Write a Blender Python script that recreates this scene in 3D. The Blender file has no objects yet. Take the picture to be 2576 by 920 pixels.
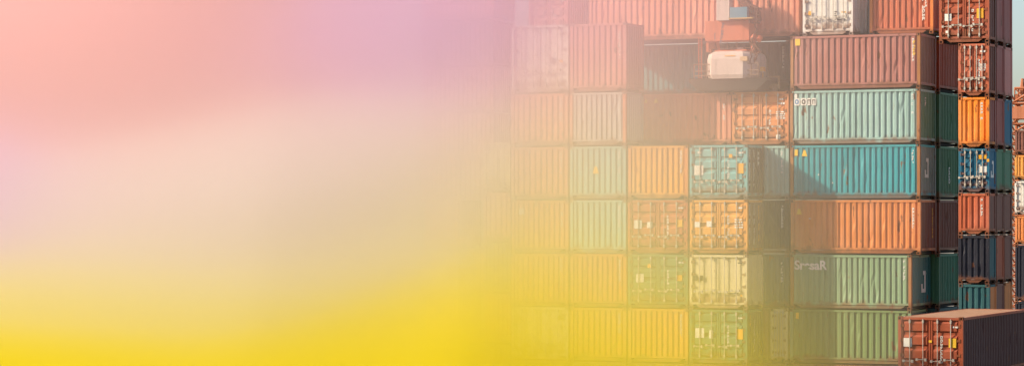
import bpy, bmesh, math, random
from mathutils import Vector, Matrix
random.seed(7)
S = bpy.context.scene
COL = S.collection

# ------------------------------------------------------------------ camera
F, PX0, HY, CAMZ = 5650.0, 2350.0, 540.0, 9.95       # focal length etc. on a 2576 px wide picture
TH = math.atan((4350 - PX0) / F)
cam = bpy.data.cameras.new('camera')
cam_o = bpy.data.objects.new('camera', cam); COL.objects.link(cam_o)
cam_o.location = (0, 0, CAMZ)
cam_o.rotation_euler = (math.pi / 2, 0, TH)
cam.sensor_width = 36; cam.sensor_fit = 'HORIZONTAL'
cam.lens = 36 * F / 2576
cam.shift_x = (1288 - PX0) / 2576
cam.shift_y = (HY - 460) / 2576
cam.clip_start = 0.5; cam.clip_end = 6000
S.camera = cam_o

def X_at(px, Y):
    return -Y * math.tan(TH - math.atan((px - PX0) / F))
def Z_at(px, y, Y):
    yc = Y * math.cos(TH) - X_at(px, Y) * math.sin(TH)
    return CAMZ + (HY - y) / F * yc

# ------------------------------------------------------------------ light
SUN = Vector((1.9, 1.0, -1.15)).normalized()          # the way the light travels
elev = math.asin(-SUN.z)
w = bpy.data.worlds.new('World'); S.world = w; w.use_nodes = True
nt = w.node_tree; nt.nodes.clear()
sky = nt.nodes.new('ShaderNodeTexSky'); sky.sky_type = 'NISHITA'; sky.sun_disc = False
sky.sun_elevation = elev
sky.sun_rotation = math.atan2(-SUN.x, -SUN.y)
sky.air_density = 1.0; sky.dust_density = 2.6; sky.ozone_density = 1.0
bg = nt.nodes.new('ShaderNodeBackground'); bg.inputs[1].default_value = 0.15
wo = nt.nodes.new('ShaderNodeOutputWorld')
nt.links.new(sky.outputs[0], bg.inputs[0]); nt.links.new(bg.outputs[0], wo.inputs[0])
sun = bpy.data.lights.new('sun', 'SUN'); sun.energy = 4.2; sun.angle = math.radians(0.5)
sun.color = (1.0, 0.85, 0.64)
sun_o = bpy.data.objects.new('sun', sun); COL.objects.link(sun_o)
sun_o.rotation_euler = SUN.to_track_quat('-Z', 'Y').to_euler()
sun_o.location = (-60, 0, 60)
S.view_settings.view_transform = 'Standard'; S.view_settings.look = 'None'
S.view_settings.exposure = 0.58; S.view_settings.gamma = 1.0
S.view_settings.use_curve_mapping = False
S.render.engine = 'CYCLES'
S.cycles.use_denoising = True
S.cycles.max_bounces = 14; S.cycles.diffuse_bounces = 3; S.cycles.volume_bounces = 10
S.cycles.transparent_max_bounces = 32

# ------------------------------------------------------------------ materials
MATS = {}
def metal(name, c, rust=0.25, rough=0.55, rcol=(0.16, 0.055, 0.02), fade=0.25, vs=0.0):
    """painted steel: faded patches, vertical grime, rust in spots"""
    if name in MATS: return MATS[name]
    m = bpy.data.materials.new(name); m.use_nodes = True; t = m.node_tree; n = t.nodes; l = t.links
    b = n['Principled BSDF']; b.inputs['Roughness'].default_value = rough
    b.inputs['Specular IOR Level'].default_value = 0.3
    g = n.new('ShaderNodeNewGeometry')
    def noise(scale, vec, detail=5.0):
        mp = n.new('ShaderNodeMapping'); mp.inputs['Scale'].default_value = vec
        l.new(g.outputs['Position'], mp.inputs[0])
        x = n.new('ShaderNodeTexNoise'); x.inputs['Scale'].default_value = scale; x.inputs['Detail'].default_value = detail
        l.new(mp.outputs[0], x.inputs['Vector']); return x.outputs['Fac']
    def ramp(src, a, bb):
        r = n.new('ShaderNodeMapRange'); r.inputs['From Min'].default_value = a; r.inputs['From Max'].default_value = bb
        l.new(src, r.inputs['Value']); return r.outputs[0]
    def mix(fac, c1, c2, k=1.0):
        x = n.new('ShaderNodeMix'); x.data_type = 'RGBA'
        if k != 1.0:
            mm = n.new('ShaderNodeMath'); mm.operation = 'MULTIPLY'; mm.inputs[1].default_value = k
            l.new(fac, mm.inputs[0]); fac = mm.outputs[0]
        l.new(fac, x.inputs[0])
        for v, i in ((c1, 6), (c2, 7)):
            if isinstance(v, tuple): x.inputs[i].default_value = (*v, 1)
            else: l.new(v, x.inputs[i])
        return x.outputs[2]
    lum = sum(c) / 3
    faded = tuple(min(1, v * 0.8 + lum * 0.35 + 0.01) for v in c)
    dark = tuple(v * 0.6 for v in c)
    c1 = mix(ramp(noise(0.5, (1, 1, 0.6)), 0.4, 0.65), c, faded, fade * 2)
    c2 = mix(ramp(noise(1.0, (3.2, 3.2, 0.28), 6), 0.5, 0.72), c1, dark, 0.55)
    fine = mix(ramp(noise(9.0, (1, 1, 1), 3), 0.35, 0.7), c2, tuple(v * 0.82 for v in c), 0.4)
    hi = 0.69 - 0.12 * rust
    c3 = mix(ramp(noise(2.6, (1, 1, 0.5), 9), hi, hi + 0.05), fine, rcol, 0.9)
    l.new(c3, b.inputs['Base Color'])
    if rust > 0:      # rust and road dirt creeping up from the bottom edge
        tc = n.new('ShaderNodeTexCoord'); sp = n.new('ShaderNodeSeparateXYZ'); l.new(tc.outputs['Object'], sp.inputs[0])
        ad = n.new('ShaderNodeMath'); ad.operation = 'MULTIPLY_ADD'; ad.inputs[1].default_value = -0.9; ad.inputs[2].default_value = 0.55
        l.new(noise(2.4, (1, 1, 0.5), 8), ad.inputs[0])
        sm = n.new('ShaderNodeMath'); sm.operation = 'ADD'; l.new(sp.outputs['Z'], sm.inputs[0]); l.new(ad.outputs[0], sm.inputs[1])
        c3 = mix(ramp(sm.outputs[0], 0.50, 0.25), c3, rcol, 0.75)
        l.new(c3, b.inputs['Base Color'])
    bp = n.new('ShaderNodeBump'); bp.inputs['Strength'].default_value = 0.35; bp.inputs['Distance'].default_value = 0.03
    l.new(noise(1.1, (1, 1, 1), 3), bp.inputs['Height']); l.new(bp.outputs[0], b.inputs['Normal'])
    MATS[name] = m; return m
def plain(name, c, rough=0.6):
    return metal(name, c, rust=-0.6, rough=rough, fade=0.1)

PAL = {  # linear base colours of the paint
 'orange': (0.62, 0.20, 0.045), 'amber': (0.68, 0.28, 0.03), 'red_orange': (0.46, 0.11, 0.045), 'coral': (0.62, 0.21, 0.115),
 'rust_red': (0.35, 0.075, 0.028), 'brown': (0.20, 0.07, 0.045), 'maroon': (0.35, 0.13, 0.105), 'pink_red': (0.56, 0.19, 0.15),
 'mint': (0.25, 0.42, 0.38), 'teal': (0.10, 0.36, 0.38), 'blue': (0.012, 0.29, 0.33), 'deep_blue': (0.012, 0.12, 0.20),
 'green': (0.07, 0.19, 0.10), 'pale_green': (0.20, 0.32, 0.18), 'moss': (0.14, 0.22, 0.08), 'sea': (0.22, 0.44, 0.39), 'dark_green': (0.045, 0.18, 0.11),
 'navy': (0.010, 0.012, 0.024), 'white': (0.66, 0.62, 0.56), 'cream': (0.60, 0.51, 0.28), 'grey': (0.40, 0.39, 0.37), 'dark_teal': (0.02, 0.09, 0.10),  # navy is deepened, so its containers' shade is put into the paint
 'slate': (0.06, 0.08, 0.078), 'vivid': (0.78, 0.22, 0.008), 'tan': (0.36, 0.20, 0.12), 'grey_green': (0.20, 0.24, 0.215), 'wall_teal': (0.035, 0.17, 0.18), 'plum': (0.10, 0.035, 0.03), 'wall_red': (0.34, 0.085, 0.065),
}
def P(c, **k):
    if c in ('cream', 'white', 'navy'): k.setdefault('rust', 0.02)
    return metal('paint_' + c, PAL[c], **k)
RUST = metal('rusty_frame', (0.36, 0.15, 0.045), rust=0.9, rough=0.75)
DARK = plain('dark_gap', (0.02, 0.018, 0.016), 0.8)  # near-black of gasket and deck; in casting holes and gaps, painted shade
ROD = plain('galvanised_rod', (0.47, 0.42, 0.35), 0.45)
WHITE = plain('white_marking', (0.70, 0.68, 0.62))
YELLOW = plain('yellow_marking', (0.80, 0.48, 0.03))
DULLY = plain('amber_sticker', (0.75, 0.36, 0.02))
INK = plain('dark_ink', (0.03, 0.03, 0.035))
BLUEM = plain('blue_marking', (0.03, 0.20, 0.42))

# ------------------------------------------------------------------ mesh helpers
class MB:
    def __init__(s): s.v = []; s.f = []
    def box(s, x0, x1, y0, y1, z0, z1):
        i = len(s.v)
        s.v += [(x, y, z) for z in (z0, z1) for y in (y0, y1) for x in (x0, x1)]
        s.f += [tuple(i + k for k in q) for q in ((0, 2, 3, 1), (4, 5, 7, 6), (0, 1, 5, 4), (1, 3, 7, 5), (3, 2, 6, 7), (2, 0, 4, 6))]
        return s
    def bar(s, a, b, r=0.03, n=6, r2=None):
        a = Vector(a); b = Vector(b); d = (b - a)
        q = d.to_track_quat('Z', 'Y').to_matrix(); i = len(s.v); r2 = r if r2 is None else r2
        for p, rr in ((a, r), (b, r2)):
            for k in range(n):
                t = 2 * math.pi * k / n
                s.v.append(tuple(p + q @ Vector((rr * math.cos(t), rr * math.sin(t), 0))))
        s.f += [(i + k, i + (k + 1) % n, i + n + (k + 1) % n, i + n + k) for k in range(n)]
        s.f += [tuple(i + k for k in reversed(range(n))), tuple(i + n + k for k in range(n))]
        return s
    def poly(s, pts, y0, y1):
        """a prism: outline in x,z pulled from y0 (front) to y1"""
        i = len(s.v); n = len(pts)
        s.v += [(x, y0, z) for x, z in pts] + [(x, y1, z) for x, z in pts]
        s.f += [tuple(range(i, i + n)), tuple(i + n + k for k in reversed(range(n)))]
        s.f += [(i + (k + 1) % n, i + k, i + n + k, i + n + (k + 1) % n) for k in range(n)]
        return s
    def mesh(s, name, m):
        me = bpy.data.meshes.new(name); me.from_pydata(s.v, [], s.f); me.update()
        if m: me.materials.append(m)
        return me
    def build(s, name, m, parent=None, loc=(0, 0, 0)):
        return put(name, s.mesh(name, m), parent, loc)
def put(name, me, parent=None, loc=(0, 0, 0)):
    o = bpy.data.objects.new(name, me); COL.objects.link(o); o.location = loc
    if parent: o.parent = parent
    return o
def thing(name, label, cat, loc, group=None, rz=0.0):
    o = bpy.data.objects.new(name, None); COL.objects.link(o); o.location = loc; o.rotation_euler = (0, 0, rz)
    o.empty_display_size = 0.3
    o['label'] = label; o['category'] = cat
    if group: o['group'] = group
    return o
def structure(o): o['kind'] = 'structure'; return o

def corrugated(L, z0, z1, n, dep=0.07):
    """trapezoid ribs along u, offset inwards 0..dep; list of (u, off)"""
    p = L / n; pts = []
    for k in range(n):
        u = k * p
        pts += [(u + 0.02 * p, dep), (u + 0.17 * p, 0), (u + 0.60 * p, 0), (u + 0.76 * p, dep)]
    pts = [(0, dep)] + pts + [(L, dep)]
    return pts
RB = [0]
def rib_panel(axis, L, z0, z1, n, base, u0, dep=0.05):
    b = MB(); pts = corrugated(L, z0, z1, n, dep)
    RB[0] += 1; r = random.Random(RB[0]); K = 6
    bow = [0] + [r.uniform(-0.003, 0.014) for _ in range(K - 1)] + [0]     # panels bow and dent a little between the rails
    for i, (u, o) in enumerate(pts):
        for k in range(K + 1):
            q = o
            if 0 < k < K and 0 < i < len(pts) - 1: q += bow[k] * math.sin(math.pi * u / L) + r.gauss(0, 0.0015) + (0.035 if r.random() < 0.02 else 0)
            uu = u + (r.gauss(0, 0.0015) if 0 < i < len(pts) - 1 else 0); z = z0 + (z1 - z0) * k / K
            b.v.append((u0 + uu, base + q, z) if axis == 'x' else (base - q, u0 + uu, z))
    for i in range(len(pts) - 1):
        for k in range(K):
            j = i * (K + 1) + k; b.f.append((j, j + K + 1, j + K + 2, j + 1))
    # little sloped closures at the top and bottom of each outer rib
    return b

CASTS = {}
def casting(m):
    if m.name not in CASTS:
        bm = bmesh.new(); bmesh.ops.create_cube(bm, size=1)
        bmesh.ops.scale(bm, vec=(0.20, 0.18, 0.15), verts=bm.verts)
        fs = [f for f in bm.faces if f.normal.y < -0.5 or f.normal.x > 0.5 or f.normal.z > 0.5]
        r = bmesh.ops.inset_individual(bm, faces=fs, thickness=0.042, depth=0)
        r2 = bmesh.ops.extrude_discrete_faces(bm, faces=fs)
        for f in r2['faces']:
            bmesh.ops.translate(bm, vec=-f.normal * 0.05, verts=f.verts); f.material_index = 1
        me = bpy.data.meshes.new('corner_casting'); bm.to_mesh(me); bm.free()
        me.materials.append(m); me.materials.append(DARK); CASTS[m.name] = me
    return CASTS[m.name]

def glyphs(b, x, z, wd, ht, y=0.0, seed=0):
    """one blurry painted character: a few strokes"""
    r = random.Random(seed); t = wd * 0.28
    k = r.randrange(6)
    if k != 1: b.box(x, x + t, y, y + 0.004, z, z + ht)
    if k in (0, 2, 3, 5): b.box(x + t, x + wd, y, y + 0.004, z + ht - t, z + ht)
    if k in (0, 1, 4, 5): b.box(x + wd - t, x + wd, y, y + 0.004, z + t, z + ht - t)
    if k in (0, 2, 4): b.box(x + t, x + wd - t, y, y + 0.004, z, z + t)
    if k in (1, 3, 4, 5): b.box(x + t, x + wd - t, y, y + 0.004, z + ht * 0.42, z + ht * 0.42 + t)
def code_v(x, zt, n, s=0.13, seed=1):
    b = MB(); r = random.Random(seed)
    for k in range(n):
        if r.random() < 0.12: continue
        glyphs(b, x, zt - (k + 1) * s * 1.18, s * 0.8, s, seed=seed * 31 + k)
    return b
def rows_block(b, x, z, wd, ht, nrow, seed):
    r = random.Random(seed); rh = ht / nrow
    for k in range(nrow):
        u = x
        while u < x + wd - 0.05:
            q = r.uniform(0.05, 0.22); q = min(q, x + wd - u)
            b.box(u, u + q, 0, 0.004, z + k * rh, z + k * rh + rh * 0.6); u += q + 0.04

HL = 2.68   # one container level
GROUP = 'shipping containers stacked in the yard'
DOORM = {}
def leaf_mesh(wl, hh, flat, m, flip):
    key = (round(wl, 2), round(hh, 2), flat, m.name, flip)
    if key in DOORM: return DOORM[key]
    b = MB()
    b.box(0, wl, 0.05, 0.09, 0, hh)
    if flat:
        b.box(0, 0.03, 0.035, 0.05, 0, hh); b.box(wl - 0.03, wl, 0.035, 0.05, 0, hh)
        for k in (0.0, 0.3, 0.55, 0.8, 0.98): b.box(0.05, wl - 0.05, 0.04, 0.05, hh * k, hh * k + 0.025)
    else:
        # pressed panels, each with a sloped shoulder, dark grooves between them
        nb = 4; g = 0.15; ph = (hh - 0.10 - g * (nb - 1)) / nb
        for k in range(nb):
            z0 = 0.05 + k * (ph + g); z1 = z0 + ph; i = len(b.v)
            x0, x1 = 0.10, wl - 0.10
            for (x, y, z) in ((x0, 0.05, z0), (x1, 0.05, z0), (x1, 0.05, z1), (x0, 0.05, z1),
                              (x0 + 0.04, -0.02, z0 + 0.03), (x1 - 0.04, -0.02, z0 + 0.03), (x1 - 0.04, -0.02, z1 - 0.10), (x0 + 0.04, -0.02, z1 - 0.10)):
                b.v.append((x, y, z))
            b.f += [tuple(i + q for q in t) for t in ((4, 5, 6, 7), (0, 1, 5, 4), (1, 2, 6, 5), (2, 3, 7, 6), (3, 0, 4, 7))]
        b.box(0, 0.07, 0.0, 0.05, 0, hh); b.box(wl - 0.07, wl, 0.0, 0.05, 0, hh)
    me = b.mesh('door', m); DOORM[key] = me; return me
RODM = {}
def rod_mesh(hh):
    k = round(hh, 2)
    if k not in RODM:
        b = MB(); b.bar((0, 0, -0.05), (0, 0, hh + 0.05), 0.022, 6)
        for z in (0.0, hh - 0.1):
            b.box(-0.045, 0.045, 0.0, 0.06, z, z + 0.09)
        b.box(-0.038, 0.038, -0.03, 0.02, hh - 0.14, hh - 0.02)
        b.box(-0.038, 0.038, -0.03, 0.02, 0.02, 0.14)
        RODM[k] = b.mesh('lock_rod', ROD)
    return RODM[k]
hb = MB(); hb.bar((0, 0, 0), (0.46, 0, 0.0), 0.016, 5); hb.box(0.36, 0.46, -0.03, 0.06, -0.07, 0.05); hb.box(-0.04, 0.06, -0.02, 0.06, -0.05, 0.05)
HANDLE = hb.mesh('handle', ROD)
def hinge_mesh(m):
    k = 'h' + m.name
    if k not in RODM: RODM[k] = MB().box(-0.05, 0.13, -0.02, 0.03, 0, 0.10).bar((-0.03, -0.01, -0.03), (-0.03, -0.01, 0.13), 0.03, 6).mesh('hinge', m)
    return RODM[k]

SEED = [0]
def container(pl, pr, Y, lev, kind, col, label, d=2.2, h=None, z=None, frame=None, right='rib', rcol=None, marks=(),
              detail=2, code=True, roof=False, xw=None, doorcol=None, roofcol=None):
    """pl, pr: where its front face begins and ends across the picture at depth Y"""
    SEED[0] += 1; sd = SEED[0]
    x0 = X_at(pl, Y); wd = (X_at(pr, Y) - x0) if xw is None else xw
    h = (HL - 0.02) if h is None else h
    z = lev * HL if z is None else z
    jr = random.Random(sd * 17)
    t = thing('shipping_container', label, 'container', (x0 + jr.uniform(-.02, .02), Y + jr.uniform(0, .05), z), GROUP, jr.uniform(-.002, .002))
    m = P(col); fm = P(col) if frame is None else (RUST if frame == 'rust' else P(frame)); rm = P(rcol) if rcol else m  # rcol darkens most right walls, putting that side's shade into the paint
    pw = 0.15
    fr = MB()
    def put_post(xa, ya): MB().box(xa, xa + pw, ya, ya + pw, 0.15, h - 0.15).build('corner_post', fm if ya == 0 else rm, t)
    for (xa, ya) in ((0, 0), (wd - pw, 0), (0, d - pw), (wd - pw, d - pw)):
        put_post(xa, ya)
    for (xa, ya) in ((0, 0), (wd - pw, 0), (0, d - pw), (wd - pw, d - pw)): fr.box(xa + .03, xa + pw - .03, ya + .03, ya + pw - .03, 0.13, h - 0.13)
    tr = 0.11
    fr.box(0.12, wd - 0.12, 0.005, 0.10, h - 0.03 - tr, h - 0.03)                     # top front rail
    fr.box(0.12, wd - 0.12, 0.003, 0.10, 0.20, 0.31)                                    # bottom front rail
    fr.box(wd - 0.10, wd - 0.005, 0.12, d - 0.12, h - 0.03 - tr, h - 0.03)
    fr.box(wd - 0.10, wd - 0.003, 0.12, d - 0.12, 0.17, 0.29)
    fr.box(0.005, 0.10, 0.12, d - 0.12, h - 0.14, h - 0.03); fr.box(0, 0.10, 0.12, d - 0.12, 0.17, 0.29)
    fr.box(0.12, wd - 0.12, d - 0.10, d - 0.005, h - 0.14, h - 0.03); fr.box(0.12, wd - 0.12, d - 0.1, d, 0.17, 0.29)
    fr.build('frame', m, t)
    # the lower lip with tapered ends, set back
    MB().poly([(0.55, 0.045), (wd - 0.55, 0.045), (wd - 0.33, 0.185), (0.33, 0.185)], 0.03, 0.08).build('lower_rail', m, t)
    MB().box(0.18, wd - 0.18, 0.16, d - 0.02, 0.008, 0.14).build('floor', DARK, t)
    for xa in (0.10, wd - 0.10):
        for ya in (0.09, d - 0.09):
            if ya > 1 and xa < 1 : continue
            for za in (0.075, h - 0.075):
                put('corner_casting', casting(fm if ya < 1 else rm), t, (xa, ya - 0.006 if ya < 1 else ya + 0.006, za - 0.004 if za < 1 else za + 0.004))
    zb, zt = 0.30, h - 0.13
    if kind in ('side', 'end'):
        n = max(3, round((wd - 0.3) / random.Random(sd * 7).choice((0.29, 0.31, 0.33))))
        rib_panel('x', wd - 2 * pw, zb, zt, n, 0.03, pw).build('side_panel' if kind == 'side' else 'end_panel', m, t)
        if code:
            code_v(wd - 0.42, zt - 0.12, int((zt - zb) * 0.62 / 0.155), 0.12, sd).build('lettering', WHITE, t, (0, 0.02, 0))
    else:
        flat = kind == 'flat'
        dm = P(doorcol) if doorcol else m
        wl = (wd - 2 * pw - 0.03) / 2; hh = zt - zb - 0.02
        MB().box(pw, wd - pw, 0.10, 0.12, zb, zt).build('door_gasket', DARK, t)
        for s in (0, 1):
            dx = pw + s * (wl + 0.03)
            df = put('door', leaf_mesh(wl, hh, flat, dm, s), t, (dx, 0.03, zb + 0.01))
            if detail:
                for q in (0.30, 0.76) if s == 0 else (0.24, 0.70):
                    put('lock_rod', rod_mesh(hh), df, (wl * q, -0.06, 0))
                    if detail > 1: put('handle', HANDLE, df, (wl * q - 0.28, -0.10, hh * (0.24 if q < 0.5 else 0.27)))
                for k in range(4):
                    hg = put('hinge', hinge_mesh(dm), df, (0 if s == 0 else wl, -0.01, hh * (0.06 + 0.27 * k)))
                    if s: hg.scale = (-1, 1, 1)
            if detail > 1:
                b = MB()
                if s == 1:
                    rows_block(b, wl * 0.76, hh * 0.86, wl * 0.20, 0.12, 1, sd)
                    if flat: rows_block(b, wl * 0.30, hh * 0.20, wl * 0.5, 0.06, 1, sd + 5)
                    else:
                        cv = code_v(wl * 0.34, hh * 0.72, 8, 0.13, sd); i = len(b.v); b.v += cv.v; b.f += [tuple(i + k for k in f) for f in cv.f]
                    b.build('lettering', INK if flat else WHITE, df, (0, -0.03, 0))
    # remaining walls
    if right == 'rib':
        n = max(3, round((d - 0.3) / 0.24))
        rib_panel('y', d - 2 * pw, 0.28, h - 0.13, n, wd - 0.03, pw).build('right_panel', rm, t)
    elif right == 'grid':
        b = MB(); b.box(wd - 0.09, wd - 0.05, pw, d - pw, 0.28, h - 0.13)
        for k in range(5): b.box(wd - 0.05, wd - 0.02, pw, d - pw, 0.3 + k * (h - 0.6) / 4, 0.36 + k * (h - 0.6) / 4)
        for k in range(1, 4): b.box(wd - 0.05, wd - 0.025, pw + k * (d - 2 * pw) / 4, pw + 0.05 + k * (d - 2 * pw) / 4, 0.28, h - 0.13)
        b.build('right_panel', rm, t)
    elif right == 'flat':
        MB().box(wd - 0.07, wd - 0.03, pw, d - pw, 0.28, h - 0.13).build('right_panel', rm, t)
    MB().box(0.03, 0.07, pw, d - pw, 0.28, h - 0.13).build('left_panel', m, t)
    MB().box(pw, wd - pw, d - 0.07, d - 0.03, 0.28, h - 0.13).build('rear_panel', m, t)
    rb = MB()
    if roof:
        n = int((d - 0.3) / 0.3); pts = corrugated(d - 0.3, 0, 0, n, 0.03)
        for (u, o) in pts:
            for x in (0.1, wd - 0.1): rb.v.append((x, 0.15 + u, h - 0.035 - o))
        for k in range(len(pts) - 1): i = 2 * k; rb.f.append((i, i + 1, i + 3, i + 2))
    else: rb.box(0.10, wd - 0.10, 0.10, d - 0.10, h - 0.09, h - 0.05)
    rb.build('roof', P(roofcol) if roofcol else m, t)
    for mk in marks:
        k = mk[0]
        if k == 'tag':      # ('tag', u, v, w, h, material): a sticker centred at fractions u, v of the face
            _, u, v, a, bb, mm = mk
            MB().box(u * wd - a / 2, u * wd + a / 2, -0.004, 0.0, v * h - bb / 2, v * h + bb / 2).build('sticker', mm, t, (0, 0.02 if kind in ('side', 'end') else -0.0, 0))
        elif k == 'tri':
            _, u, v, a = mk
            MB().poly([(u * wd - a / 2, v * h - a / 2), (u * wd + a / 2, v * h - a / 2), (u * wd + a * .15, v * h + a / 2), (u * wd - a * .15, v * h + a / 2)], 0.018, 0.024).build('sticker', YELLOW, t)
        elif k == 'block':
            _, u, v, a, bb, rows, mm = mk
            b = MB(); rows_block(b, u * wd - a / 2, v * h - bb / 2, a, bb, rows, sd); b.build('lettering', mm, t, (0, 0.005 if kind in ('door', 'flat') else 0.02, 0))
        elif k == 'code':
            _, u, v, n, s, mm = mk
            code_v(u * wd, v * h, n, s, sd + 9).build('lettering', mm, t, (0, 0.015, 0))
        elif k == 'rcode':   # writing down the right-hand wall
            _, v, top, n, s, mm = mk
            b = code_v(0, top * h, n, s, sd + 3); b.v = [(wd - 0.02 - y, v * d + x, zz) for x, y, zz in b.v]; b.build('lettering', mm, t)
        elif k == 'hook':    # blocky bracket-shaped emblem on the right-hand wall
            _, v, zc, a, mm = mk
            b = MB(); c = v * d; q = a * 0.3
            b.box(wd - 0.024, wd - 0.018, c - a * .2, c + a * .7, zc + a, zc + a * 1.5)
            b.box(wd - 0.024, wd - 0.018, c + a * .25, c + a * .7, zc - a * .7, zc + a)
            b.box(wd - 0.024, wd - 0.018, c - a * .8, c + a * .7, zc - a * 1.15, zc - a * .7)
            b.box(wd - 0.024, wd - 0.018, c - a * .8, c - a * .35, zc - a * .7, zc - a * .1)
            b.build('painted_emblem', mm, t)
        elif k == 'text':
            _, s, u, v, size, mm = mk
            cu = bpy.data.curves.new('lettering', 'FONT'); cu.body = s; cu.size = size; cu.extrude = 0.002; cu.offset = size * 0.03; cu.space_character = 1.0
            to = bpy.data.objects.new('tmp', cu); COL.objects.link(to)
            me = bpy.data.meshes.new_from_object(to.evaluated_get(bpy.context.evaluated_depsgraph_get()))
            bpy.data.objects.remove(to)
            me.materials.clear(); me.materials.append(mm)
            me.transform(Matrix.Rotation(math.pi / 2, 4, 'X'))
            put('lettering', me, t, (u * wd, 0.018, v * h))
    return t
# ------------------------------------------------------------------ ground
def ground():
    m = bpy.data.materials.new('concrete_yard'); m.use_nodes = True; t = m.node_tree; b = t.nodes['Principled BSDF']
    b.inputs['Roughness'].default_value = 0.9
    tc = t.nodes.new('ShaderNodeNewGeometry'); n1 = t.nodes.new('ShaderNodeTexNoise'); n1.inputs['Scale'].default_value = 0.12; n1.inputs['Detail'].default_value = 9
    r = t.nodes.new('ShaderNodeValToRGB'); r.color_ramp.elements[0].color = (0.13, 0.11, 0.085, 1); r.color_ramp.elements[1].color = (0.26, 0.22, 0.16, 1)
    r.color_ramp.elements[0].position = 0.35; r.color_ramp.elements[1].position = 0.68
    t.links.new(tc.outputs['Position'], n1.inputs['Vector']); t.links.new(n1.outputs['Fac'], r.inputs[0]); t.links.new(r.outputs[0], b.inputs['Base Color'])
    me = bpy.data.meshes.new('ground'); me.from_pydata([(-3500, -800, 0), (3500, -800, 0), (3500, 5000, 0), (-3500, 5000, 0)], [], [(0, 1, 2, 3)])
    me.materials.append(m); structure(put('ground', me))
ground()

# ------------------------------------------------------------------ the near block: four columns
YA, DA = 100.0, 1.95
LW = 'in the leftmost full-height column'
def colA(pl, pr, rows):
    for lev, kind, col, label, kw in rows: container(pl, pr, YA, lev, kind, col, label, **{'d': DA, **kw})
Wt = lambda u, v, a, b=None: ('tag', u, v, a, b or a, WHITE)
Yt = lambda u, v, a, b=None: ('tag', u, v, a, b or a, DULLY)
colA(1286, 1428, [
 (0, 'end', 'brown', 'brown ribbed container on the ground under the pale low doored one', {'code': False}),
 (1, 'flat', 'cream', 'yellow-tinted pale container with flat doors and two dark patches near the bottom', {'marks': [('tag', .15, .76, .3, .22, INK), ('tag', .86, .80, .22, .22, INK)]}),
 (2, 'end', 'orange', 'orange ribbed container directly above the yellow-tinted pale doored one', {}),
 (3, 'end', 'orange', 'orange ribbed container with a pale patch, left of the lower mint one', {'marks': [Wt(.17, .78, .28)]}),
 (4, 'end', 'coral', 'tan orange ribbed container left of the mint one with the warning mark', {}),
 (5, 'end', 'coral', 'salmon ribbed container right under the tall pale doored one', {'code': True}),
 (6, 'flat', 'white', 'tall lilac-tinted container with flat double doors beside the pink-red ribbed one', {'h': 3.42, 'marks': [('block', .73, .48, .34, .32, 2, INK), ('tag', .88, .46, .2, .12, DULLY), ('block', .2, .38, .3, .1, 1, INK)]}),
])
colA(1434, 1574, [
 (0, 'end', 'brown', 'brown ribbed container on the ground under the lowest amber one left of the doors', {'code': False}),
 (1, 'end', 'amber', 'amber ribbed container right beside the yellow-tinted pale doored one', {}),
 (2, 'end', 'orange', 'orange ribbed container directly under the two pale mint ribbed ones', {}),
 (3, 'end', 'sea', 'mint ribbed container without a warning mark, directly under the one that has it', {'marks': []}),
 (4, 'end', 'sea', 'mint ribbed container with a yellow warning triangle on its face', {'marks': [('tri', .46, .55, .36)]}),
 (5, 'end', 'grey', 'pale grey ribbed container in a rusty frame under the pink-red one', {'frame': 'coral'}),
 (6, 'end', 'pink_red', 'tall pink-red ribbed container with its right wall in view, beside the lilac-tinted one', {'h': 3.42, 'rcol': 'rust_red', 'marks': [('rcode', .3, .8, 2, .16, INK)]}),
])
colA(1579, 1729, [
 (0, 'door', 'brown', 'brown doored container on the ground under the low amber ribbed one', {'detail': 1}),
 (1, 'end', 'amber', 'amber ribbed container under the green doored one with the amber sticker', {}),
 (2, 'door', 'green', 'green double-doored container under the orange-red doored one', {'marks': [Wt(.2, .55, .42), Yt(.36, .78, .2), ('tag', .86, .56, .3, .3, DULLY)]}),
 (3, 'door', 'red_orange', 'orange-red double-doored container with two white squares beside the bright orange doored one', {'marks': [Wt(.17, .54, .42), Wt(.37, .53, .30), ('tag', .86, .56, .36, .36, DULLY)]}),
 (4, 'end', 'amber', 'light orange ribbed container level with the teal doored one and left of it', {'frame': 'orange'}),
])
colA(1734, 1879, [
 (0, 'door', 'brown', 'brown doored container on the ground under the lowest green doored one', {'detail': 1, 'right': 'flat'}),
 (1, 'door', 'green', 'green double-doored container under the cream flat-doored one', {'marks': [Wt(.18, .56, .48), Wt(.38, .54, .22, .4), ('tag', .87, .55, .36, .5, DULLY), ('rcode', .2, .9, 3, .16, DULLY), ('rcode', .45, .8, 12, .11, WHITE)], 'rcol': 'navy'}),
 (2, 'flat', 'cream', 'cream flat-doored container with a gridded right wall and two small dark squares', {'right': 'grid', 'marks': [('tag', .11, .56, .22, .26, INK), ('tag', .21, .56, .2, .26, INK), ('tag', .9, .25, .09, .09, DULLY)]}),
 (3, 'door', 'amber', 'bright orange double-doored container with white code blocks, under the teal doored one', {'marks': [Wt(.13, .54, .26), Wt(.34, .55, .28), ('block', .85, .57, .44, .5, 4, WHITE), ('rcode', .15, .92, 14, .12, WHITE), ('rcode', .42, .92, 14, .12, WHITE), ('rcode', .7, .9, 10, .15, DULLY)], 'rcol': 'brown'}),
 (4, 'door', 'teal', 'teal double-doored container with amber stickers left of the slanting shadow', {'marks': [Wt(.16, .53, .48), ('tag', .88, .56, .34, .5, DULLY), Yt(.71, .79, .18), ('tag', .17, .86, .2, .1, WHITE), ('rcode', .15, .92, 14, .11, WHITE), ('rcode', .4, .92, 14, .11, WHITE), ('rcode', .66, .9, 3, .2, WHITE)], 'rcol': 'navy'}),
])
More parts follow.
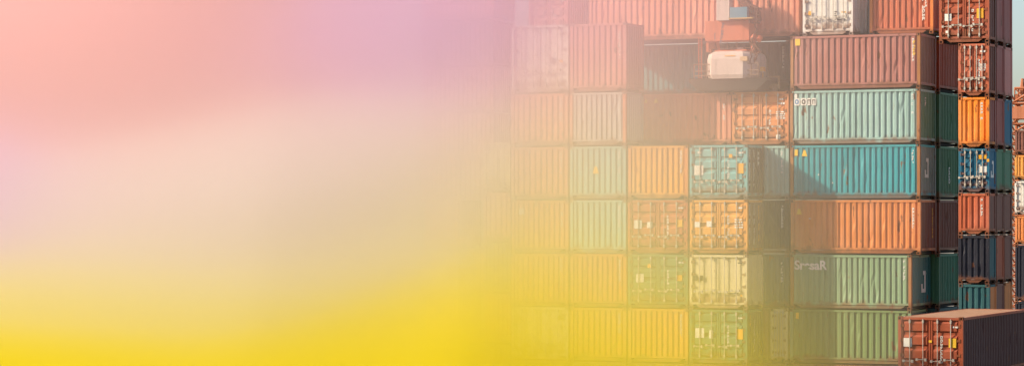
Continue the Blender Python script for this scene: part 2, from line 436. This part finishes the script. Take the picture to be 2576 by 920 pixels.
# writing down the dark right-hand walls of the fourth column
# ------------------------------------------------------------------ recessed between the columns and the right-hand stack
YB, DB = 102.0, 2.35
XG = X_at(1983, YB)
for lev, kind, col, label, kw in [
 (0, 'side', 'brown', 'brown long container on the ground in the dark gap left of the moss green one', {'code': False}),
 (1, 'flat', 'cream', 'pale container with flat doors seen in the narrow dark gap at the bottom', {'detail': 1}),
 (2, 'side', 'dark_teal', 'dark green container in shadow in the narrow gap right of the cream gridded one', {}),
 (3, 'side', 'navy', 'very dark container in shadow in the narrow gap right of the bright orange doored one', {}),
 (4, 'side', 'mint', 'mint container crossed by a slanting shadow in the gap beside the blue one', {}),
]:
    if kind == 'flat':
        container(1938, 1981, YB, lev, kind, col, label, d=DB, **kw)
        container(1640, 1930, YB, lev, 'side', 'brown', 'brown long container hidden behind the green and amber low containers', d=DB, code=False)
    else: container(1662, 1983, YB, lev, kind, col, label, d=DB, **kw)
# recessed rows above the short columns
container(1579, 1836, YB, 5, 'side', 'coral', 'brown ribbed long container with small yellow tags beside the orange doored one under the cabin', d=DB, marks=[('tri', .27, .86, .24), ('tri', .17, .86, .2)])
container(1841, 1983, YB, 5, 'door', 'orange', 'orange container with white lock rods below the white crane cabin', d=DB, marks=[('block', .88, .78, .34, .16, 1, WHITE), ('block', .86, .56, .5, .42, 4, WHITE), Wt(.82, .15, .22)])
YR = 104.6
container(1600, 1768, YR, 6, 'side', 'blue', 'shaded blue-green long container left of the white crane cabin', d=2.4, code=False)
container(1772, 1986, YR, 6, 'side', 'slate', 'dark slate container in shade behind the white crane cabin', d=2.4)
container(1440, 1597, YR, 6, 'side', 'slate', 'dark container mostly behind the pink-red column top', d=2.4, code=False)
container(1481, 2008, 102.5, 7, 'side', 'coral', 'very long orange ribbed container across the top behind the crane cabin', d=2.4, code=False)
container(1330, 1428, 103.0, 7, 'door', 'pink_red', 'pink doored container peeking over the tall pale doored one', d=2.4)
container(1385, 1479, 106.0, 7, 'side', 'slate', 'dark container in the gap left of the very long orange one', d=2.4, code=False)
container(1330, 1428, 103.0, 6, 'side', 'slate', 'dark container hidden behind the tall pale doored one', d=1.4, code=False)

# ------------------------------------------------------------------ the right-hand stack of long containers
BP = dict(d=DB, frame='rust')
container(1988, 2312, YB, 0, 'side', 'brown', 'brown long container on the ground under the moss green one', **BP)
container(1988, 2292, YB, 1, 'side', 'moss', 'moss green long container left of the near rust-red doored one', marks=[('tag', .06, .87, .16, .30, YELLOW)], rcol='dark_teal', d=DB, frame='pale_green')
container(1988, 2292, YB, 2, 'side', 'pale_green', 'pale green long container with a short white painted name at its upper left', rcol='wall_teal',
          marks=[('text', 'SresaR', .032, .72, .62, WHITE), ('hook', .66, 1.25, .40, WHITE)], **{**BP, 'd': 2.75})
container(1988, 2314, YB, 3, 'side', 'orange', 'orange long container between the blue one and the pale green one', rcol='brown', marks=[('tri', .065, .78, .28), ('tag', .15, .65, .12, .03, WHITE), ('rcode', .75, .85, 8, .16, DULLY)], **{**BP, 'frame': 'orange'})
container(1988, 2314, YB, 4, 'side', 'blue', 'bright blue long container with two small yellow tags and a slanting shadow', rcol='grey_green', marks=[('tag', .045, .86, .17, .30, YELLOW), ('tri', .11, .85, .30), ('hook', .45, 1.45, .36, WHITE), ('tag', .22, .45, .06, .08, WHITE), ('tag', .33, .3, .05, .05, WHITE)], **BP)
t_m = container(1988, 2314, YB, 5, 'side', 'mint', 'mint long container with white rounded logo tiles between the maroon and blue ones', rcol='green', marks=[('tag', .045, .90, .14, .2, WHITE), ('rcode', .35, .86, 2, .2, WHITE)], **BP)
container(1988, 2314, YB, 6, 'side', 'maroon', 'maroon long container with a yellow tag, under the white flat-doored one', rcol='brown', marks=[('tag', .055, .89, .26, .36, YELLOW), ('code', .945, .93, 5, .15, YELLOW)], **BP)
# logo tiles on the mint container: four white rounded squares with dark letters, the first with a blue ring
def rounded(cx, cz, a, b, r=0.07, n=4):
    pts = []
    for (sx, sz, st) in ((1, 1, 0), (-1, 1, 90), (-1, -1, 180), (1, -1, 270)):
        for k in range(n + 1):
            t = math.radians(st + 90 * k / n)
            pts.append((cx + sx * (a / 2 - r) + r * math.cos(t), cz + sz * (b / 2 - r) + r * math.sin(t)))
    return list(reversed(pts))
mwd = X_at(2314, YB) - X_at(1988, YB)
for k, (cx, a) in enumerate(((0.36, .30), (0.72, .32), (1.00, .20), (1.26, .26))):
    tile = MB().poly(rounded(cx, 2.10, a, .36), 0.014, 0.020).build('logo_tile', WHITE, t_m)
    b = MB()
    if k < 2:
        b.poly(rounded(cx, 2.10, .20, .24, .09), 0.008, 0.013).build('logo_ring', BLUEM if k == 0 else INK, tile)
        MB().poly(rounded(cx, 2.10, .09, .12, .04), 0.003, 0.007).build('logo_dot', WHITE, tile)
    else:
        for q in (-.07, .05): b.box(cx + q, cx + q + .035, .008, .013, 1.98, 2.22)
        b.box(cx - .07, cx + .085, .009, .0125, 2.16, 2.20); b.build('logo_letter', INK, tile)
# second row behind it: only their right-hand walls show
XR = X_at(2312, YB)
for lev, col, label, kw in [
 (0, 'brown', 'brown container on the ground in the row behind the right-hand stack', {}),
 (1, 'dark_teal', 'dark teal container low in the row behind the right-hand stack', {}),
 (2, 'dark_green', 'dark green container wall just right of the bracket emblem on dark teal', {}),
 (3, 'brown', 'brown container wall behind the right end of the orange long one', {}),
 (4, 'green', 'green container wall with a pale mark behind the right end of the blue one', {'marks': [('rcode', .5, .62, 3, .24, WHITE)]}),
 (5, 'green', 'shade-darkened container wall with a small amber dot behind the right end of the mint one', {'marks': [('rcode', .85, .72, 1, .16, DULLY)]}),  # a mint one in shadow; the shade is painted in as green
 (6, 'rust_red', 'maroon container wall behind the right end of the maroon long one', {})]:
    container(1988, 2312, YB + 2.9, lev, 'side', col, label, d=3.0, xw=6.2, code=False, **kw)
    o = [x for x in bpy.data.objects if x.get('label') == label][0]; o.location.x = XR - 6.2
# top of the right-hand stack
container(2018, 2144, 102.35, 7, 'flat', 'white', 'white flat-doored container standing on the maroon long one', d=1.9, right='grid', marks=[('tag', .14, .42, .14, .2, DULLY), ('block', .14, .33, .3, .08, 1, INK), ('tag', .82, .42, .24, .06, DULLY), ('block', .66, .40, .14, .3, 3, INK)])
container(2186, 2346, 102.9, 7, 'side', 'red_orange', 'red-brown ribbed container right of the white flat-doored one at the top', d=1.9, frame='orange', marks=[('code', .83, .88, 9, .16, WHITE)])
container(2120, 2184, 105.2, 7, 'side', 'navy', 'dark container in the gap right of the white flat-doored one', d=2.0, code=False)

# ------------------------------------------------------------------ far-right stack
YD = 101.6
bd = [-25, 107, 242, 371, 484, 590, 713, 838]
zD = [Z_at(2470, y, YD) for y in bd] + [0]
zD[-2] = zD[-1] + (zD[-3] - 0) / 2
rowsD = [
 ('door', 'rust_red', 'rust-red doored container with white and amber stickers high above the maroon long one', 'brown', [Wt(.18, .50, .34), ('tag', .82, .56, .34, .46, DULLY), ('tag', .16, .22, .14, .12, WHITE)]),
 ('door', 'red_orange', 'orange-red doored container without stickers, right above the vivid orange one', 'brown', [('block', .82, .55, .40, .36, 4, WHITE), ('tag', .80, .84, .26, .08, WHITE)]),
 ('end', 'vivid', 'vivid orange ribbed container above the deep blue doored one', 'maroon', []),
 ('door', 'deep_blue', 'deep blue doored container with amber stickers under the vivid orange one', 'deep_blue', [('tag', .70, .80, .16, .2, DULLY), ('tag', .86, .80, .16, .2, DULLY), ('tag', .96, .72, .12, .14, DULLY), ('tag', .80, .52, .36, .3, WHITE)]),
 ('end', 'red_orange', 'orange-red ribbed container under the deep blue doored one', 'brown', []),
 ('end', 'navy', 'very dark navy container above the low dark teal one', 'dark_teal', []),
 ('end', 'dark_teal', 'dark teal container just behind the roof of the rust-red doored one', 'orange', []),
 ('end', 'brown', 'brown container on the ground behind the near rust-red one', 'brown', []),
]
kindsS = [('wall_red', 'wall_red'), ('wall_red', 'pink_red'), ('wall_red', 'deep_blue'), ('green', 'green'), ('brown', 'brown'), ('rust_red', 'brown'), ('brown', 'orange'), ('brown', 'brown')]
ordn = ['top', 'second', 'third', 'fourth', 'fifth', 'sixth', 'seventh', 'lowest']
for k, (kind, col, label, rc, mk) in enumerate(rowsD):
    z1, z0 = zD[k], zD[k + 1]; h = z1 - z0 - 0.02
    dark = k in (5, 6, 7)
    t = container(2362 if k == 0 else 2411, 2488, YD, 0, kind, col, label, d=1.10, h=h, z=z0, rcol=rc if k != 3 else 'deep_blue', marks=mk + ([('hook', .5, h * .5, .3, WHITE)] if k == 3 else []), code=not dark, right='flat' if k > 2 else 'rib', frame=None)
    xr = X_at(2488, YD); xw2 = xr - X_at(2413, YD)
    for j in range(2):
        cn = kindsS[k][j]
        lb = '%s container, %s behind the %s' % ({'wall_red': 'dull red', 'pink_red': 'pinkish red', 'deep_blue': 'deep blue'}.get(cn, cn), 'first' if j == 0 else 'second',
              ['rust-red doored one with stickers', 'orange-red doored one above the vivid orange', 'vivid orange ribbed one', 'deep blue doored one', 'orange-red ribbed one under the deep blue', 'very dark navy one', 'low dark teal one', 'lowest brown one on the ground'][k])
        t2 = container(2411, 2488, YD + 1.16 + j * 1.28, 0, 'side', cn, lb, d=1.22, h=h, z=z0, xw=xw2, code=False, right='flat')
        t2.location.x = xr - xw2
# ------------------------------------------------------------------ near container at the bottom right
YN = 92.0
container(2259, 2422, YN, 0, 'door', 'brown', 'brown doored container on the ground under the rust-red one at the lower right', d=9.4, z=0, h=2.70, detail=1)
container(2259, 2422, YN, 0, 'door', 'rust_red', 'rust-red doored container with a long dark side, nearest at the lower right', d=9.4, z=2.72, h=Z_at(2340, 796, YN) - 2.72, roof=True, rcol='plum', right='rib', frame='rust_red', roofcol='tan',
          marks=[Wt(.15, .60, .38), ('tag', .84, .60, .34, .40, YELLOW), ('tag', .50, .62, .14, .10, YELLOW), ('block', .84, .60, .28, .32, 3, DULLY)])

# ------------------------------------------------------------------ faint stacks at the left
for k, (z0, col) in enumerate(((0, 'brown'), (2.68, 'slate'), (5.36, 'brown'), (8.04, 'slate'), (10.6, 'maroon'), (13.2, 'maroon'), (15.85, 'maroon'), (18.5, 'slate'), (21.2, 'coral'))):
    container(1060, 1241, 113.0, 0, 'side', col, '%s long container fading into overlay, level %s of the tallest stack at the far left' % (col, ['one', 'two', 'three', 'four', 'five', 'six', 'seven', 'eight', 'nine'][k]), d=2.4, h=2.62, z=z0, code=False)
for k, (z0, kind, col) in enumerate(((0, 'end', 'brown'), (3.2, 'end', 'orange'), (5.9, 'end', 'slate'), (8.55, 'end', 'coral'), (11.2, 'flat', 'cream'))):
    container(1216, 1283, 104.5, 0, kind, col, '%s narrow container, level %s of the faded stack left of the lilac-tinted column' % (col, ['one', 'two', 'three', 'four', 'five'][k]), d=2.4, h=2.6 if k else 3.1, z=z0, code=False, detail=1)
for k, (z0, kind, col) in enumerate(((0, 'door', 'brown'), (2.7, 'door', 'amber'), (5.4, 'flat', 'cream'), (8.1, 'door', 'coral'))):
    container(1070, 1152, 107.0, 0, kind, col, '%s doored container on level %s of the faintest short stack' % (col, ['one', 'two', 'three', 'four'][k]), d=2.4, h=2.66, z=z0, code=False, detail=1)

# ------------------------------------------------------------------ distance at the right edge: stack, crane
YF = 150.0
for k, (y0, y1, kind, col) in enumerate(((325, 388, 'end', 'brown'), (388, 452, 'end', 'amber'), (453, 540, 'flat', 'white'), (541, 614, 'end', 'orange'))):
    z1 = Z_at(2565, y0, YF); z0 = Z_at(2565, y1, YF)
    container(2553, 2640, YF, 0, kind, col, ['brown', 'amber', 'white flat-doored', 'pale orange'][k] + ' container in the distant stack at the right picture edge', d=6, h=z1 - z0 - 0.05, z=z0, detail=1, code=False)
z1 = Z_at(2565, 614, YF)
for k in range(2): container(2553, 2640, YF, 0, 'end', 'navy', ['navy container on the ground at the right picture edge', 'navy container under the pale orange distant one'][k], d=6, h=z1 / 2 - 0.05, z=k * z1 / 2, code=False)
STEEL = metal('orange_crane_steel', (0.42, 0.13, 0.05), rust=0.3)
def lattice(b, p0, p1, ax, ay, n, r=0.08):
    """a box girder of four chords with diagonal bracing"""
    p0, p1, ax, ay = map(Vector, (p0, p1, ax, ay)); cs = [p0 + sx * ax + sy * ay for sx, sy in ((-1, -1), (1, -1), (1, 1), (-1, 1))]; dv = p1 - p0
    for c in cs: b.bar(c, c + dv, r)
    for k in range(n):
        for q in range(4):
            a, c = cs[q], cs[(q + 1) % 4]
            b.bar(a + dv * (k / n), c + dv * ((k + 1) / n), r * 0.6, 4); b.bar(a + dv * (k / n), c + dv * (k / n), r * 0.6, 4)
YC = 210.0
ct = thing('gantry_crane', 'pale orange lattice tower crane in the distance beyond the stacks', 'crane', (X_at(2572, YC), YC, 0))
b = MB(); lattice(b, (0, 0, 0), (0, 0, Z_at(2565, 236, YC)), (0.9, 0, 0), (0, 0.9, 0), 22, 0.16); b.build('tower', STEEL, ct)
b = MB(); zc = Z_at(2565, 238, YC); lattice(b, (-0.6, 0, zc), (9, 0, zc), (0, 0.6, 0), (0, 0, 0.6), 8, 0.12); b.build('jib', STEEL, ct)
b = MB(); b.bar((0, 0, zc), (0, 0, Z_at(2565, 198, YC)), 0.35, 6, 0.12); b.bar((0, 0, Z_at(2565, 200, YC)), (8, 0, zc + .5), 0.06, 4); b.build('mast_head', STEEL, ct)
b = MB(); zb_ = Z_at(2565, 300, YC); b.box(-0.75, 3, -1.3, 1.3, zb_, zb_ + .3); b.box(-0.75, 3, -1.3, -1.2, zb_ + .3, zb_ + 1.2); b.build('walkway', STEEL, ct)

# ------------------------------------------------------------------ the crane cabin perched on the recessed row
YM = 102.05
mx = X_at(1840, YM); z6 = 6 * HL
mc = thing('crane_cabin', 'white rounded crane cabin with orange housing and lattice boom above the brown long container', 'crane', (mx, YM, z6))
U = lambda px, dy=0.0: X_at(px, YM + dy) - mx
V = lambda y: Z_at(1840, y, YM) - z6
CABW = plain('cabin_white', (0.56, 0.45, 0.40), 0.4); HOUS = metal('housing_orange', (0.50, 0.12, 0.05), rust=-.1); BOOMM = plain('boom_brown', (0.16, 0.07, 0.04)); TANK = metal('cabinet_blue', (0.04, 0.20, 0.28), rust=0.0)
# platform: dark deck with a hull that narrows downwards
b = MB(); b.poly([(U(1770), 0.02), (U(1915), 0.02), (U(1942), V(206)), (U(1942), V(198)), (U(1746), V(198)), (U(1746), V(206))][::1], -0.6, 2.3); b.build('platform', DARK, mc)
# cabin: eight-sided outline in plan with a domed roof
def cabin():
    b = MB(); x0, x1 = U(1774, -.6), U(1893, -.6); y0, y1 = -.75, 1.4; c = 0.4
    ring = [(x0 + c, y0), (x1 - c * 1.1, y0), (x1, y0 + c), (x1, y1 - .3), (x1 - .3, y1), (x0 + .3, y1), (x0, y1 - .3), (x0, y0 + c)]
    cx, cy = (x0 + x1) / 2, (y0 + y1) / 2; n = 8; lv = [(V(200), .94), (V(190), 1.0), (V(150), 1.0), (V(138), .96), (V(131), .80)]
    for z, s in lv:
        for (x, y) in ring: b.v.append((cx + (x - cx) * s, cy + (y - cy) * s, z))
    for k in range(len(lv) - 1):
        for q in range(n): b.f.append((k * n + q, k * n + (q + 1) % n, (k + 1) * n + (q + 1) % n, (k + 1) * n + q))
    b.f += [tuple(reversed(range(n))), tuple((len(lv) - 1) * n + q for q in range(n))]
    return b
cb = cabin().build('cabin', CABW, mc)
b = MB()
for px in (1800, 1868): b.box(U(px, -.75), U(px, -.75) + .015, -0.757, -0.745, V(190), V(150))
b.build('panel_seam', plain('seam_tan', (.42, .36, .30)), cb)
b = MB(); rows_block(b, U(1824, -.75), V(145), .55, .10, 1, 3); b.v = [(x, y - .758, z) for x, y, z in b.v]; b.build('lettering', DULLY, cb)
MB().box(U(1862, -.75), U(1880, -.75), -.78, -.4, V(157), V(146)).build('sticker', metal('tan_sticker', (.5, .33, .18), rust=-.5), cb)
b = MB(); b.box(U(1795, -.6), U(1876, -.6), -.5, 1.1, V(131), V(131) + .07); b.build('roof_trim', HOUS, cb)
# railing along the deck
b = MB()
for px in (1746, 1778, 1812, 1850, 1890, 1908): b.bar((U(px, -.59), -.59, V(198)), (U(px, -.59), -.59, V(163)), .035, 5)
for y in (163, 180, 191): b.bar((U(1746, -.59), -.59, V(y)), (U(1908, -.59), -.59, V(y)), .03, 5)
b.build('railing', plain('rail_brown', (.22, .13, .08)), mc)
# housing above, on a post, with a writing strip
hy0, hy1 = -0.42, 0.4
h = MB().box(U(1783), U(1893), hy0, hy1, V(104), V(54)).build('housing', HOUS, mc)
b = code_v(0, 0, 6, .15, 5); b.v = [(x + U(1826) + (-z) * -.12, y + hy0 - .01, z + V(57)) for x, y, z in b.v]; b.build('lettering', plain('slate_ink', (.08, .09, .13)), h)
b = code_v(0, 0, 3, .10, 8); b.v = [(x + U(1806), y + hy0 - .01, z + V(84)) for x, y, z in b.v]; b.build('lettering', plain('slate_ink', (.08, .09, .13)), h)
MB().box(U(1893), U(1901), -.2, .1, V(198), V(106)).build('post', HOUS, mc)
MB().box(U(1784), U(1788), .0, .15, V(131), V(104)).build('post', HOUS, mc)
MB().box(U(1786), U(1800), -.1, .2, V(122), V(106)).bar((U(1815), -.3, V(131)), (U(1822), -.9, V(106)), .03).bar((U(1818), -.3, V(131)), (U(1826), -.9, V(106)), .03).build('bracket', HOUS, mc)
b = MB(); b.box(U(1800), U(1890), .3, .34, V(121), V(120)); b.box(U(1851), U(1868), .1, .4, V(133), V(120)); b.build('control_box', CABW, mc)
MB().box(U(1816), U(1848), -.65, -.25, V(54), V(-25)).build('counterweight_mast', CABW, mc)
cbx = MB().box(U(1856), U(1899), -.95, .0, V(50), V(24)).build('electrical_cabinet', TANK, mc)
MB().box(U(1853), U(1913), -.97, .02, V(53), V(50)).build('cabinet_base', plain('base_tan', (.45, .3, .12)), cbx)
MB().box(U(1786), U(1900), -.35, -.2, V(108), V(104)).box(U(1784), U(1790), -.35, -.2, V(131), V(106)).build('cross_beam', HOUS, mc)
b = MB()
for px in (1812, 1836, 1860): b.bar((U(px), -.3, V(134)), (U(px), -.3, V(104)), .025, 5)
b.build('hoist_rope', BOOMM, mc)
# lattice boom coming down from above, then a hanging cable bundle
b = MB()
lattice(b, (U(1862), -.5, V(-30)), (U(1893), -.5, V(28)), (.22, 0, 0), (0, .2, 0), 8, .04)
lattice(b, (U(1893), -.5, V(28)), (U(1922), -.5, V(42)), (0, 0, .28), (0, .2, 0), 4, .04)
lattice(b, (U(1909), -.5, V(62)), (U(1909), -.5, V(34)), (.2, 0, 0), (0, .2, 0), 4, .035)
b.build('boom', BOOMM, mc)
b = MB(); rr = random.Random(4); p = (U(1921), -.5, V(44))
for k in range(14):
    q = (U(1921) - .55 * (k / 13) ** .6 + rr.uniform(-.08, .08), -.5 + rr.uniform(-.1, .1), V(44 + 8.5 * (k + 1))); b.bar(p, q, .035, 5); p = q
for k in range(9):
    c = (U(1903) + rr.uniform(-.3, .5), -.4, V(100 + k * 6)); b.bar(c, (c[0] + rr.uniform(-.3, .3), -.3, c[2] - rr.uniform(.1, .4)), .05, 5)
b.build('cable_bundle', BOOMM, mc)
MB().bar((U(1904), -.5, V(104)), (U(1904), -.3, V(95)), .14, 8).bar((U(1919), -.5, V(106)), (U(1919), -.3, V(98)), .13, 8).build('pulley', HOUS, mc)
b = MB(); b.bar((U(1915), .2, V(183)), (U(1915), .2, V(198)), .03); b.poly([(U(1910), V(181)), (U(1919), V(181)), (U(1918), V(170)), (U(1911), V(170))], .05, .35); b.build('work_lamp', DULLY, mc)
b = MB()
for px in (1764, 1772): b.bar((U(px), -.3, V(198)), (U(px), -.3, V(92)), .025, 5)
for k in range(18): b.bar((U(1764), -.3, V(195 - k * 5.8)), (U(1772), -.3, V(195 - k * 5.8)), .018, 4)
b.build('ladder', HOUS, mc)
MB().bar((U(1755), 0, V(198)), (U(1755), 0, V(176)), .22, 10).bar((U(1755), 0, V(176)), (U(1755), 0, V(172)), .22, 10, .08).build('oil_drum', TANK, mc)
b = MB(); b.box(U(1925), U(1929), .5, .6, V(224), V(192)); b.box(U(1946), U(1950), .5, .6, V(224), V(192)); b.box(U(1925), U(1950), .45, .65, V(196), V(192)); b.box(U(1933), U(1942), .4, .7, V(230), V(212)); b.build('winch_frame', plain('winch_brown', (.25, .16, .09)), mc)
#COLOUR WASH
# ------------------------------------------------------------------ added mist volumes standing in for a colour gradient laid over the view
def interp(x, ks):
    if x <= ks[0][0]: return ks[0][1]
    for (a, va), (b, vb) in zip(ks, ks[1:]):
        if x <= b:
            t = (x - a) / (b - a); t = t * t * (3 - 2 * t) if False else t
            return va + (vb - va) * t
    return ks[-1][1]
TAU = [(-78, 0.0), (-72, 3.4), (-49, 3.2), (-42.5, 2.4), (-38.5, 1.95), (-36.6, 1.35), (-34.2, 0.92), (-31.2, 0.55), (-28.4, 0.29), (-26.0, 0.12), (-23.5, 0.03), (-21.5, 0.0)]
# name, colour, centre x, centre z, spread x, spread z, weight
BANKS = [
 ('peach', (0.865, 0.655, 0.665), -62, 16.8, 19, 5.6, 1.25),
 ('pink', (0.785, 0.67, 0.83), -76, 11.6, 17, 3.8, 1.3),
 ('lilac', (0.75, 0.60, 0.79), -42, 16.8, 11, 3.6, 0.95),
 ('rose', (0.80, 0.55, 0.53), -29, 16.5, 9, 4.6, 1.2),
 ('cream', (0.79, 0.745, 0.725), -46, 10.8, 28, 4.0, 1.1),
 ('straw', (0.79, 0.745, 0.46), -44, 6.6, 40, 3.6, 0.75),
 ('yellow', (0.80, 0.72, 0.022), -42, 1.1, 46, 5.1, 1.5),
]
SIG = 0.55
def bank_weights(x, z):
    ws = [k * math.exp(-((x - cx) / sx) ** 2 - ((z - cz - (0.017 * max(0, min(x, -36) + 53) ** 2 if cz < 8 else 0)) / sz) ** 2) + 1e-6 for _, _, cx, cz, sx, sz, k in BANKS]
    s = sum(ws); return [v / s for v in ws]
def bank(i):
    name, colr = BANKS[i][0], BANKS[i][1]
    nx, nz = 68, 50; x0, x1, z0, z1 = -78, -21.5, 0.25, 24.0
    v, f = [], []
    def th(a, c):
        x = x0 + (x1 - x0) * a / nx; z = z0 + (z1 - z0) * c / nz
        t = interp(x, TAU) * min(1, (24.0 - z) / 4.0) * min(1, (z - z0) / 0.8)
        t *= 1.0 + (0.75 + 0.12 * max(0, min(12, x + 42))) * (9.5 - z) / 9.5 * (1 if z < 9.5 else 0.06)
        return x, z, t * bank_weights(x, z)[i] / SIG
    for side in (0, 1):
        for c in range(nz + 1):
            for a in range(nx + 1):
                x, z, t = th(a, c); yc = 66 - 0.28 * (x + 42) + 0.15 * (z - 10) + i * 0.013
                edge = a in (0, nx) or c in (0, nz)
                v.append((x, yc + (0 if edge else (t / 2 + 0.01) * (1 if side else -1)), z))
    N = (nx + 1) * (nz + 1); W = nx + 1
    idx = lambda s_, a, c: (c * W + a) + (N if s_ and not (a in (0, nx) or c in (0, nz)) else 0)
    for c in range(nz):
        for a in range(nx):
            q = [(a, c), (a + 1, c), (a + 1, c + 1), (a, c + 1)]
            f.append(tuple(idx(0, *k) for k in q)); f.append(tuple(idx(1, *k) for k in reversed(q)))
    me = bpy.data.meshes.new('wash_haze'); me.from_pydata(v, [], f); me.update()
    bm = bmesh.new(); bm.from_mesh(me)
    bmesh.ops.delete(bm, geom=[x for x in bm.verts if not x.link_faces], context='VERTS')
    bmesh.ops.recalc_face_normals(bm, faces=bm.faces)
    if bm.calc_volume(signed=True) < 0: bmesh.ops.reverse_faces(bm, faces=bm.faces)
    bm.to_mesh(me); bm.free()
    m = bpy.data.materials.new('wash_mist_' + name); m.use_nodes = True; t = m.node_tree; t.nodes.clear()
    pv = t.nodes.new('ShaderNodeVolumePrincipled'); pv.inputs['Color'].default_value = (*colr, 1); pv.inputs['Density'].default_value = SIG
    pv.inputs['Anisotropy'].default_value = 0.0
    ou = t.nodes.new('ShaderNodeOutputMaterial'); t.links.new(pv.outputs[0], ou.inputs['Volume'])
    me.materials.append(m); o = put('wash_haze', me); o['kind'] = 'stuff'
for i in range(len(BANKS)): bank(i)
